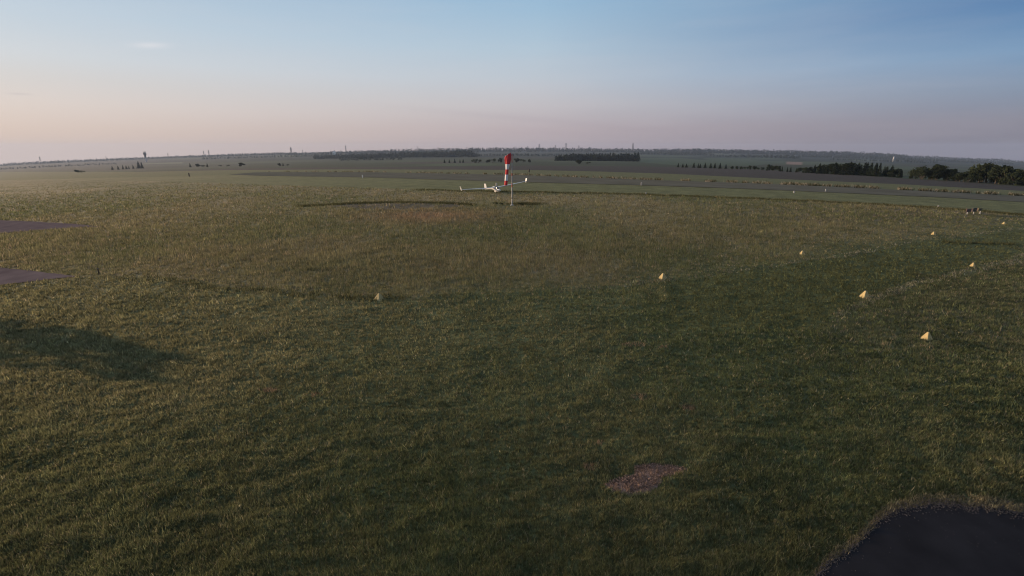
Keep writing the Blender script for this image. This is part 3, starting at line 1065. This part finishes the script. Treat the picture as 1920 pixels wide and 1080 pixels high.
wood('horizon_wood', [
    (gl(-150, 560, 2.0), [(-150, 4.5), (100, 5), (300, 4), (480, 5), (560, 5)], 3.5, 0.4, 3),
    (gl(540, 900, 3.0), [(540, 4), (620, 5.5), (700, 7), (800, 8), (880, 8.5), (900, 8)], 4, 0.4, 3),
    (gl(880, 1320, 1.6), [(880, 7.5), (1000, 8), (1200, 7), (1320, 8)], 3, 0.5, 3),
    (gl(1300, 1700, 1.6), [(1300, 8), (1420, 8), (1480, 8.5), (1560, 9), (1640, 8.5), (1700, 7)], 3, 0.5, 4),
    (gl(1680, 2080, 1.0), [(1680, 6), (1800, 5), (1880, 5.5), (1900, 4), (2080, 4)], 3.5, 0.5, 3)], 3)
wood('valley_wood', [
    (gl(590, 900, 11.5), [(590, 7), (720, 9), (860, 12), (880, 12), (900, 4)], 3.5, 0.5, 5),
    (gl(880, 1060, 9.5), [(880, 4), (960, 5), (1060, 5)], 4, 0.5, 2),
    (gl(1190, 1340, 5.5), [(1190, 5), (1340, 5)], 3.5, 0.5, 3),
    (gl(1500, 1900, 5.0), [(1500, 5), (1700, 5), (1900, 3)], 3.5, 0.5, 3),
    (gl(640, 760, 15.5), [(640, 7), (760, 6)], 5, 0.4, 2),
    (gl(380, 620, 6.5), [(380, 4), (500, 4), (620, 6)], 5, 0.4, 2),
    (gl(1320, 1500, 8.0), [(1320, 3), (1440, 7), (1500, 7)], 4, 0.5, 2),
    (gl(1560, 1760, 9.0), [(1560, 4), (1700, 5), (1760, 4)], 5, 0.5, 2),
    (gl(-100, 220, 9.0), [(-100, 3), (100, 4), (220, 3)], 6, 0.4, 2)], 4)
wood('square_plantation', [
    (gl(1042, 1198, 18.5, 4), [(1042, 9), (1070, 12), (1196, 14), (1198, 14)], 3.2, 1.0, 6)], 5)

# ------------------------------------------------------------------ yellow field markers
def marker_meshes():
    # four flat sides with rounded edges, a turned-out rim and a small cap
    def ring(r, z, n=6, q=0.16):
        out = []
        for c in range(4):
            a0 = math.pi / 4 + c * math.pi / 2
            cx, cy = r * (1 - q) * math.cos(a0), r * (1 - q) * math.sin(a0)
            for k in range(n):
                a = a0 + (k / (n - 1) - 0.5) * math.pi / 2
                out.append((cx + r * q * math.cos(a), cy + r * q * math.sin(a), z))
        return out
    b = MB()
    b.loft([ring(r, z) for r, z in ((0.43, 0.0), (0.435, 0.012), (0.41, 0.03), (0.09, 0.47), (0.07, 0.49), (0.03, 0.495))])
    shell = b.mesh('shell', M['yellow'])
    b = MB()
    b.tube([(0, 0, 0.49), (0, 0, 0.52)], [0.03, 0.028], 10)
    return shell, b.mesh('cap', M['dark_steel'])


CONES = [
    (711, 561, 19, 14, 'yellow pyramid marker standing alone at the meadow edge left of the windsock'),
    (1243, 521, 17, 12, 'yellow pyramid marker on the far side of the mown strip, nearest to the windsock'),
    (1504, 477, 11, 8.5, 'small yellow pyramid marker second from the left on the far side of the mown strip'),
    (1750, 440, 8, 6.5, 'tiny yellow pyramid marker on the far side of the strip below the sign board'),
    (1882, 420.5, 7, 5, 'tiny faint yellow pyramid marker at the right frame edge, farthest along the strip'),
    (1823, 500, 10, 9, 'small pale yellow pyramid marker farthest back on the near side of the strip'),
    (1621, 557, 17, 14, 'orange yellow pyramid marker on the near side of the strip, left of the lowest one'),
    (1737, 637, 18, 15, 'orange yellow pyramid marker nearest to the asphalt apron, lowest of the markers'),
]
c_shell, c_top = marker_meshes()
for px, py, w, h, lab in CONES:
    p = gp(px, py)
    t = empty('pyramid_marker', p, math.radians(-32 if px < 1000 else 12) + rnd.uniform(-0.15, 0.15))
    sw = wmetres(p, w * 0.9) / 0.69 * 0.95
    sh = metres(p, h) / 0.52 * 0.93
    t.scale = (sw * 1.02, sw * 1.02, sh)
    t.rotation_euler.x, t.rotation_euler.y = rnd.uniform(-0.06, 0.06), rnd.uniform(-0.06, 0.06)
    t.location.z -= 0.01
    tag(t, lab, 'marker', 'yellow pyramid markers along the mown strip')
    link('shell', c_shell, t)
    link('cap', c_top, t)

# ------------------------------------------------------------------ windsock on its mast
def build_windsock():
    base = gp(960, 385)
    top = metres(base, 96)
    mast = empty('windsock_mast', base)
    tag(mast, 'tall red and white striped mast carrying the limp windsock', 'mast')
    # stripes are separate painted sections of one pole
    cuts = [0, 0.13, 0.16, 0.36, 0.44, 0.58, 0.64, 0.84, 1.0]
    mats = ['steel', 'dark_steel', 'steel', 'red_paint', 'steel', 'red_paint', 'steel', 'red_paint']
    for i, mn in enumerate(mats):
        a, b2 = cuts[i] * top, cuts[i + 1] * top
        ra, rb = 0.08 - 0.03 * cuts[i], 0.08 - 0.03 * cuts[i + 1]
        MB().tube([(0, 0, a), (0, 0, b2)], [ra, rb], 12, cap=True).build('pole_section', M[mn], mast, smooth=False)
    MB().tube([(0, 0, -0.05), (0, 0, 0.12)], [0.25, 0.22], 14).build('footing', M['concrete'], mast)
    # swivel arm and hoop
    arm = MB()
    arm.tube([(0, 0, top), (0, 0, top + 0.10)], [0.05, 0.05], 10)
    arm.tube([(0, 0, top + 0.05), (-0.22, -0.02, top - 0.02)], 0.025, 8)
    arm.build('swivel_arm', M['dark_steel'], mast)
    # limp sock: mouth tilted at the hoop, cloth falling straight down with folds
    ws = empty('windsock', base + Vector((-0.22, -0.05, top)))
    tag(ws, 'limp red and white striped windsock hanging beside its mast', 'windsock')
    L = metres(base, 57)
    w = wmetres(base, 12) / 2
    seg, rings = 28, 61
    P = []
    for i in range(rings):
        t = i / (rings - 1)
        if t < 0.12:
            k = t / 0.12
            cx, cz = -w * (0.75 + 0.05 * k), -L * t
            tilt = 0.7 * (1 - k)
            rx, ry = w * (0.98 - 0.05 * k), w * (0.9 - 0.2 * k)
        else:
            k = (t - 0.12) / 0.88
            cx, cz = -w * (0.80 + 0.65 * k), -L * t
            tilt = 0
            q = min(1, k / 0.42)
            q = q * q * (3 - 2 * q)
            rx, ry = w * (0.93 - 0.47 * q - 0.06 * k), w * (0.72 - 0.28 * q)
        ring = []
        for s in range(seg):
            a = 2 * math.pi * s / seg
            fold = 1 + (0.05 + 0.16 * t) * math.sin(a * 4 + 2.2 * t + 0.7) + 0.06 * math.sin(a * 7 + 5 * t)
            x, y = rx * math.cos(a) * fold, ry * math.sin(a) * fold
            ring.append(Vector((cx + x * math.cos(tilt), y, cz + x * math.sin(tilt) * 0.8)))
        P.append(ring)
    bands = [(0, 19, 'red'), (19, 29, 'white_cloth'), (29, 39, 'red'), (39, 51, 'white_cloth'), (51, 60, 'red')]
    for a, b2, mn in bands:
        mb = MB()
        mb.loft(P[a:b2 + 1], cap=False)
        o = mb.build('cloth_band', M[mn], ws, smooth=True)
        sol = o.modifiers.new('thickness', 'SOLIDIFY')
        sol.thickness = 0.012
    hp = MB()
    hp.tube(P[0] + [P[0][0]], 0.02, 6, cap=False)
    hp.build('hoop', M['steel'], ws, smooth=True)


build_windsock()

# weeds at the foot of the mast
def weed(px, py, npx, wide, label, tint=1.0):
    t = plant('bush', px, py, npx, label, None, wide)
    t.name = 'weed_clump'
    t['category'] = 'weed'
    return t


weed(929, 385, 8, 1.3, 'pale green round weed clump left of the windsock mast foot')
weed(940, 385.5, 6, 1.5, 'low dark weed clump between the pale clump and the mast foot')
weed(978, 385, 6.5, 2.2, 'wide dark weed clump at the right foot of the windsock mast')

# ------------------------------------------------------------------ glider
def build_glider():
    g = gp(928, 361.5)
    root = empty('glider', g)
    tag(root, 'white single seat glider with winglets and tinted canopy on the grass behind the windsock', 'glider')
    span = 14.0
    head = Vector((0.50, -0.866, 0))            # nose towards the hangar and right
    # local frame: +X nose, +Y pilot's left, +Z up
    rz = math.atan2(head.y, head.x)
    root.rotation_euler = Matrix.Rotation(rz, 4, 'Z').to_3x3().to_euler()
    bank = math.radians(4.4)                     # pilot's left wing = picture right, raised
    root.rotation_euler = (Matrix.Rotation(rz, 3, 'Z') @ Matrix.Rotation(bank, 3, 'X')).to_euler()
    W = M['white']
    # fuselage
    st = [(2.25, 0.62, 0.03, 0.03), (2.1, 0.62, 0.16, 0.17), (1.7, 0.64, 0.28, 0.32), (1.1, 0.70, 0.33, 0.42), (0.4, 0.78, 0.33, 0.45), (-0.3, 0.86, 0.27, 0.36),
          (-1.0, 0.84, 0.18, 0.23), (-2.0, 0.71, 0.13, 0.16), (-3.2, 0.57, 0.11, 0.13), (-4.05, 0.49, 0.06, 0.10)]
    seg = 20
    b = MB()
    b.loft([[(x, ry * math.cos(2 * math.pi * k / seg), z + rzz * math.sin(2 * math.pi * k / seg)) for k in range(seg)] for x, z, ry, rzz in st])
    b.build('fuselage', W, root, smooth=True)
    # canopy: bubble over the front
    b = MB()
    cs = [(1.95, 0.72, 0.05, 0.05), (1.75, 0.75, 0.20, 0.25), (1.3, 0.82, 0.285, 0.40), (0.8, 0.88, 0.30, 0.46), (0.35, 0.95, 0.25, 0.38), (0.1, 1.0, 0.10, 0.22)]
    b.loft([[(x, ry * math.cos(math.pi * k / 12 - 0.12 + 0.02 * k), z + rzz * math.sin(math.pi * k / 12)) for k in range(13)] for x, z, ry, rzz in cs])
    b.build('canopy', M['canopy'], root, smooth=True)
    # wings
    def foil(y, xle, chord, z, th):
        pts = []
        for t, u in ((0, 0), (0.05, 0.42), (0.2, 0.9), (0.4, 1.0), (0.7, 0.55), (1.0, 0.03)):
            pts.append((xle - t * chord, y, z + u * th * 0.62))
        for t, u in ((1.0, -0.03), (0.7, -0.25), (0.4, -0.45), (0.2, -0.5), (0.05, -0.3)):
            pts.append((xle - t * chord, y, z + u * th * 0.62))
        return pts
    for sgn in (1, -1):
        b = MB()
        rings = []
        for t in np.linspace(0, 1, 9):
            y = sgn * (0.2 + (span / 2 - 0.2) * t)
            chord = 0.98 - 0.30 * t - 0.18 * t ** 4
            rings.append(foil(y, 0.45 - 0.06 * t, chord, 1.02 + 0.30 * t + 0.12 * t * t, 0.15 * chord))
        b.loft(rings)
        wing = b.build('wing', W, root, smooth=True)
        b = MB()
        tipz, ty = 1.44, sgn * (span / 2)
        b.loft([[(0.36 - a, ty + sgn * o2 * 0.12 + dy, tipz + o2 * 0.42) for a, dy in ((0, 0), (0.2, 0.035), (0.48, 0), (0.2, -0.035))] for o2 in (-0.45, 0.35, 1.35)])
        b.build('winglet', W, wing)
        b = MB()
        b.box((-0.32 , sgn * 5.3, 1.27), (0.16, 3.2, 0.02), Matrix.Rotation(sgn * 0.055, 4, 'X'))
        b.build('aileron', M['white_paint'], wing)
    # tail
    b = MB()
    b.loft([[(xle - t * ch, th * s, z) for t, s, in ((0, 0), (0.25, 1), (1, 0.05), (1, -0.05), (0.25, -1))] for z, xle, ch, th in ((0.42, -3.25, 1.05, 0.085), (1.0, -3.42, 0.88, 0.07), (1.5, -3.58, 0.72, 0.055))])
    b.build('fin', W, root)
    for sgn in (1, -1):
        b = MB()
        b.loft([[(-3.45 - t * ch, y, 0.58 + s * 0.035) for t, s in ((0, 0), (0.3, 1), (1, 0.1), (1, -0.1), (0.3, -1))] for y, ch in ((sgn * 0.06, 0.55), (sgn * 0.85, 0.36))])
        b.build('tailplane', W, root)
    b = MB()
    seg = 16
    b.loft([[(0.35 + r * math.cos(2 * math.pi * k / seg), y, 0.2 + r * math.sin(2 * math.pi * k / seg)) for k in range(seg)] for y, r in ((-0.07, 0.15), (-0.05, 0.2), (0.05, 0.2), (0.07, 0.15))])
    wh = b.build('main_wheel', M['rubber'], root)
    b = MB()
    b.loft([[(0.35 + r * math.cos(2 * math.pi * k / seg), y, 0.2 + r * math.sin(2 * math.pi * k / seg)) for k in range(seg)] for y, r in ((-0.085, 0.08), (0.085, 0.08))])
    b.build('hub', M['white_paint'], wh)
    for sgn in (1, -1):
        MB().box((0.35, sgn * 0.13, 0.34), (0.5, 0.02, 0.30)).build('wheel_door', W, root)
    b = MB()
    b.loft([[(-3.9 + r * math.cos(2 * math.pi * k / 12), y, 0.36 + r * math.sin(2 * math.pi * k / 12)) for k in range(12)] for y, r in ((-0.03, 0.1), (0.03, 0.1))])
    b.build('tail_wheel', M['rubber'], root)


build_glider()

# ------------------------------------------------------------------ sign board on three feet
def build_sign():
    a, b2 = gp(1812, 402), gp(1838, 401)
    c = (a + b2) / 2
    ax = (b2 - a)
    wd = ax.length
    s = empty('guidance_sign', c, math.atan2(ax.y, ax.x))
    tag(s, 'low sign board of three panels on white feet at the meadow edge on the right', 'sign')
    hh = metres(c, 11.5)
    u = wd / 2
    for x in (-u * 0.92, 0.0, u * 0.92):
        f = MB()
        f.box((x, 0, 0.03), (0.22, 0.20, 0.10))
        f.box((x, 0, hh * 0.24), (0.11, 0.10, hh * 0.40))
        f.build('foot', M['pale_metal'], s, bevel=0.01)
    z0, z1 = hh * 0.42, hh
    zc, zh = (z0 + z1) / 2, (z1 - z0)
    MB().box((-u * 0.78, 0, zc - 0.02), (u * 0.62, 0.09, zh * 0.85)).build('side_panel', M['sign_brown'], s, bevel=0.01)
    m = MB().box((0.0, -0.005, zc), (u * 0.52, 0.11, zh)).build('centre_panel', M['black'], s, bevel=0.01)
    k = MB()
    e = u * 0.52
    k.box((0, -0.066, zc + 0.02), (e * 0.26, 0.012, zh * 0.36), Matrix.Rotation(0.78, 4, 'Y'))
    k.build('pale_mark', M['sign_yellow'], m)
    rp = MB().box((u * 0.80, 0, zc - 0.02), (u * 0.60, 0.09, zh * 0.85)).build('side_panel', M['sign_yellow'], s, bevel=0.01)
    MB().box((u * 0.80, -0.05, zc - 0.02), (u * 0.24, 0.012, zh * 0.34)).build('dark_mark', M['black'], rp)
    MB().box((-u * 1.14, 0, zc + 0.06), (0.07, 0.07, zh * 1.05)).build('end_post', M['sign_brown'], s, bevel=0.01)
    MB().box((-u * 0.38, -0.01, zc), (0.07, 0.10, zh * 0.9)).build('divider', M['sign_brown'], s, bevel=0.008)
    MB().box((u * 0.38, -0.01, zc), (0.07, 0.10, zh * 0.9)).build('divider', M['sign_brown'], s, bevel=0.008)


build_sign()

# ------------------------------------------------------------------ posts and runway edge markers
def post(px, py, npx, wpx, mat, label, cat, name='post', cap=True, group=None):
    p = gp(px, py)
    h, w = metres(p, npx), wmetres(p, wpx)
    t = empty(name, p)
    tag(t, label, cat, group)
    MB().tube([(0, 0, -0.1), (0, 0, h * 0.86), (0, 0, h * 0.9)], [w * 0.5, w * 0.48, w * 0.46], 12).build('shaft', mat, t)
    MB().tube([(0, 0, h * 0.9), (0, 0, h * 0.97), (0, 0, h)], [w * 0.56, w * 0.56, w * 0.3], 12).build('cap', mat if mat is not M['dark_wood'] else M['dark_steel'], t)
    return t


post(186, 515, 12, 2.2, M['dark_wood'], 'short dark wooden post casting a long shadow right of the near asphalt tip', 'post')
post(257.5, 423.5, 5, 1.6, M['dark_wood'], 'tiny dark post in the meadow right of the far asphalt tip', 'post')
post(355, 331, 7, 2, M['dark_wood'], 'dark post beyond the meadow below the loose row of trees at left', 'post')
post(992, 323, 6, 2.4, M['dark_wood'], 'dark stub post beyond the runway right of the windsock', 'post')
RWM = 'pale marker posts along the runway'
post(931, 349, 5.5, 2.8, M['steel'], 'grey marker post behind the glider cockpit', 'marker post', 'marker_post', group=RWM)
post(680, 333, 5, 1.8, M['white_paint'], 'pale marker post on the runway edge left of the windsock', 'marker post', 'marker_post', group=RWM)
post(1202.5, 347.5, 5.5, 2.4, M['pale_metal'], 'white marker post on the runway edge right of the glider', 'marker post', 'marker_post', group=RWM)
post(1211, 364.5, 3.2, 3.0, M['pale_metal'], 'stubby white marker post at the dark edge of the unmown meadow', 'marker post', 'marker_post', group=RWM)
post(1489, 361, 3, 2.2, M['steel'], 'faint grey marker post on the runway grass right of centre', 'marker post', 'marker_post', group=RWM)
post(1548, 359, 4.5, 2.4, M['pale_metal'], 'white marker post on the runway edge below the spruce wood', 'marker post', 'marker_post', group=RWM)
post(1759, 388.5, 3.5, 2.4, M['pale_metal'], 'white marker post at the meadow edge left of the sign board', 'marker post', 'marker_post', group=RWM)

# ------------------------------------------------------------------ far towers and masts
def build_tower():
    p = gp(274.5, 304.0)
    H = metres(p, 21)
    t = empty('flared_tower', p)
    tag(t, 'tall tower with pale shaft and dark flared top on the left horizon', 'tower')
    b = MB()
    b.tube([(0, 0, -2), (0, 0, H * 0.40)], [H * 0.055, H * 0.05], 16)
    b.build('shaft', M['concrete'], t)
    b = MB()
    seg = 18
    b.tube([(0, 0, H * 0.40), (0, 0, H * 0.52), (0, 0, H * 0.66), (0, 0, H * 0.70), (0, 0, H * 0.78), (0, 0, H * 0.80)],
           [H * 0.052, H * 0.075, H * 0.10, H * 0.135, H * 0.135, H * 0.11], seg)
    head = b.build('flared_top', M['dark_clad'], t)
    b = MB()
    b.tube([(0, 0, H * 0.80), (0, 0, H * 0.83)], [H * 0.06, H * 0.06], seg)
    b.tube([(0, 0, H * 0.86), (0, 0, H * 0.885)], [H * 0.105, H * 0.105], seg)
    for k in range(6):
        an = k * math.pi / 3
        b.tube([(H * 0.09 * math.cos(an), H * 0.09 * math.sin(an), H * 0.79), (H * 0.10 * math.cos(an), H * 0.10 * math.sin(an), H * 0.95)], H * 0.012, 5)
    b.build('antenna_platform', M['dark_steel'], t)
    MB().tube([(0, 0, H * 0.83), (0, 0, H * 1.02)], [H * 0.022, H * 0.008], 6).build('antenna_mast', M['dark_steel'], t)


build_tower()


def pylon(px, npx, label, thick=1.0, arms=True, mat='dark_steel', name='lattice_pylon', group='lattice pylons on the horizon'):
    y = float(G(px)) + 1.2
    p = gp(px, y)
    H = metres(p, npx)
    t = empty(name, p)
    tag(t, label, 'pylon' if arms else 'mast', group)
    w0, w1 = H * 0.085 * thick, H * 0.022 * thick
    r = H * 0.010 * thick
    b = MB()
    lv = [0, 0.22, 0.42, 0.6, 0.76, 0.9, 1.0]
    cor = lambda z, k: Vector(((w0 + (w1 - w0) * z) * (1, -1, -1, 1)[k], (w0 + (w1 - w0) * z) * (1, 1, -1, -1)[k], H * z))
    for k in range(4):
        b.tube([cor(0, k), cor(1, k)], r, 5)
    for a, c in zip(lv, lv[1:]):
        for k in range(4):
            b.tube([cor(a, k), cor(c, (k + 1) % 4)], r * 0.7, 4)
            b.tube([cor(c, k), cor(c, (k + 1) % 4)], r * 0.7, 4)
    b.build('lattice_frame', M[mat], t)
    if arms:
        for z, L in ((0.66, 0.20), (0.82, 0.16), (0.95, 0.11)):
            q = MB()
            q.tube([(-H * L, 0, H * z), (0, 0, H * (z + 0.03)), (H * L, 0, H * z)], r * 0.9, 5)
            q.tube([(-H * L, 0, H * z), (0, 0, H * z), (H * L, 0, H * z)], r * 0.8, 5)
            q.build('crossarm', M[mat], t)
    return t


pylon(77, 13, 'lone thin lattice pylon on the far left horizon, leftmost of all')
pylon(200, 8, 'faint small lattice pylon on the horizon just left of the flared tower')
pylon(316, 9, 'faint small lattice pylon on the horizon just right of the flared tower')
pylon(383, 11, 'lattice pylon on the left horizon, left one of the close pair')
pylon(392.5, 12, 'lattice pylon on the left horizon, right one of the close pair')
pylon(546.5, 13, 'thick dark lattice pylon above the green field on the left half of the horizon', 1.5)
pylon(568, 8, 'small faint lattice pylon just right of the thick dark pylon')
pylon(649, 14, 'slim tall lattice pylon on the horizon right of the small white house')
pylon(783, 11, 'slim lattice pylon rising from the wood left of the windsock')
pylon(1011, 14, 'faint lattice pylon on the horizon right of the windsock, left of the centre trio')
pylon(1041, 12, 'small lattice pylon on the horizon, first of the centre trio')
pylon(1061, 16, 'tallest lattice pylon of the centre trio right of the windsock')
pylon(1085, 12, 'faint lattice pylon on the horizon, last of the centre trio')
pylon(1186, 17, 'thick dark radio mast standing above the square plantation', 1.2, False, 'dark_clad', 'radio_mast', None)


def build_house():
    p = gp(627, 291.0)
    H = metres(p, 9)
    t = empty('house', p, 0.3)
    tag(t, 'tiny white gabled house on the horizon between two pylons at left', 'house')
    w, d = H * 0.62, H * 0.9
    MB().box((0, 0, H * 0.25), (w, d, H * 0.6)).build('wall', M['plaster'], t)
    g = MB()
    e = 0.53
    g.loft([[(-w * e, y, H * 0.552), (w * e, y, H * 0.552), (0, y, H)] for y in (-d * 0.53, d * 0.53)])
    roof = g.build('roof', M['plaster'], t)
    MB().box((w * 0.12, d * 0.2, H * 0.98), (H * 0.1, H * 0.1, H * 0.22)).build('chimney', M['roof'], roof)
    for x in (-w * 0.25, w * 0.25):
        MB().box((x, -d * 0.5, H * 0.28), (w * 0.2, 0.3, H * 0.2)).build('window', M['black'], t)


build_house()


def build_silo():
    p = gp(1674.5, 303.0)
    H = metres(p, 10)
    t = empty('silo', p)
    tag(t, 'pale slim silo on the far slope above the spruce wood', 'silo')
    MB().tube([(0, 0, -1), (0, 0, H * 0.84)], [H * 0.13, H * 0.13], 18).build('drum', M['steel'], t)
    MB().tube([(0, 0, H * 0.84), (0, 0, H)], [H * 0.14, H * 0.02], 18).build('cone_roof', M['steel'], t)
    MB().tube([(H * 0.13, 0, 0), (H * 0.13, 0, H * 0.9)], H * 0.015, 6).build('ladder', M['dark_steel'], t)


build_silo()

# a tree just outside the left of the view: its long evening shadow lies across the turf at left
def build_shade_tree():
    tip = gp(560, 728)                      # where the far end of the shadow lies
    hd = Vector((sun_dir.x, sun_dir.y, 0)).normalized()
    dist = 46.0
    pos = tip + hd * dist
    z = tz(pos.x, pos.y)
    h = (dist * math.tan(SUN_EL) + tip.z - z) * 1.04
    t = empty('leafy_tree', (pos.x, pos.y, z), 0.8)
    t.scale = (h * 1.15, h * 1.15, h)
    tag(t, 'thinly leaved tree beyond the left edge that throws a long faint shadow on the turf', 'tree')
    p = crown_points('leafy', 300, 77)
    V, F, C = leaf_tris(p, 0.05, np.tile([0.05, 0.06, 0.03], (300, 1)))
    link('crown', np_mesh('crown', V, F, M['leaf'], C), t)
    link('trunk', TREE['leafy'][1][1], t)


build_shade_tree()

# ------------------------------------------------------------------ haze
def build_haze():
    b = MB()
    zlo, zhi = -420.0, 95.0
    b.box((0, 0, (zlo + zhi) / 2), (17000, 17000, zhi - zlo))
    o = b.build('haze', None)
    tag(o, kind='stuff')
    m, nt, N, L, out = new_mat('haze_air')
    v = N.new('ShaderNodeVolumePrincipled')
    v.inputs['Color'].default_value = (0.50, 0.63, 0.84, 1)
    v.inputs['Density'].default_value = 0.000056
    v.inputs['Anisotropy'].default_value = 0.15
    L.new(v.outputs[0], out.inputs['Volume'])
    o.data.materials.append(m)


build_haze()
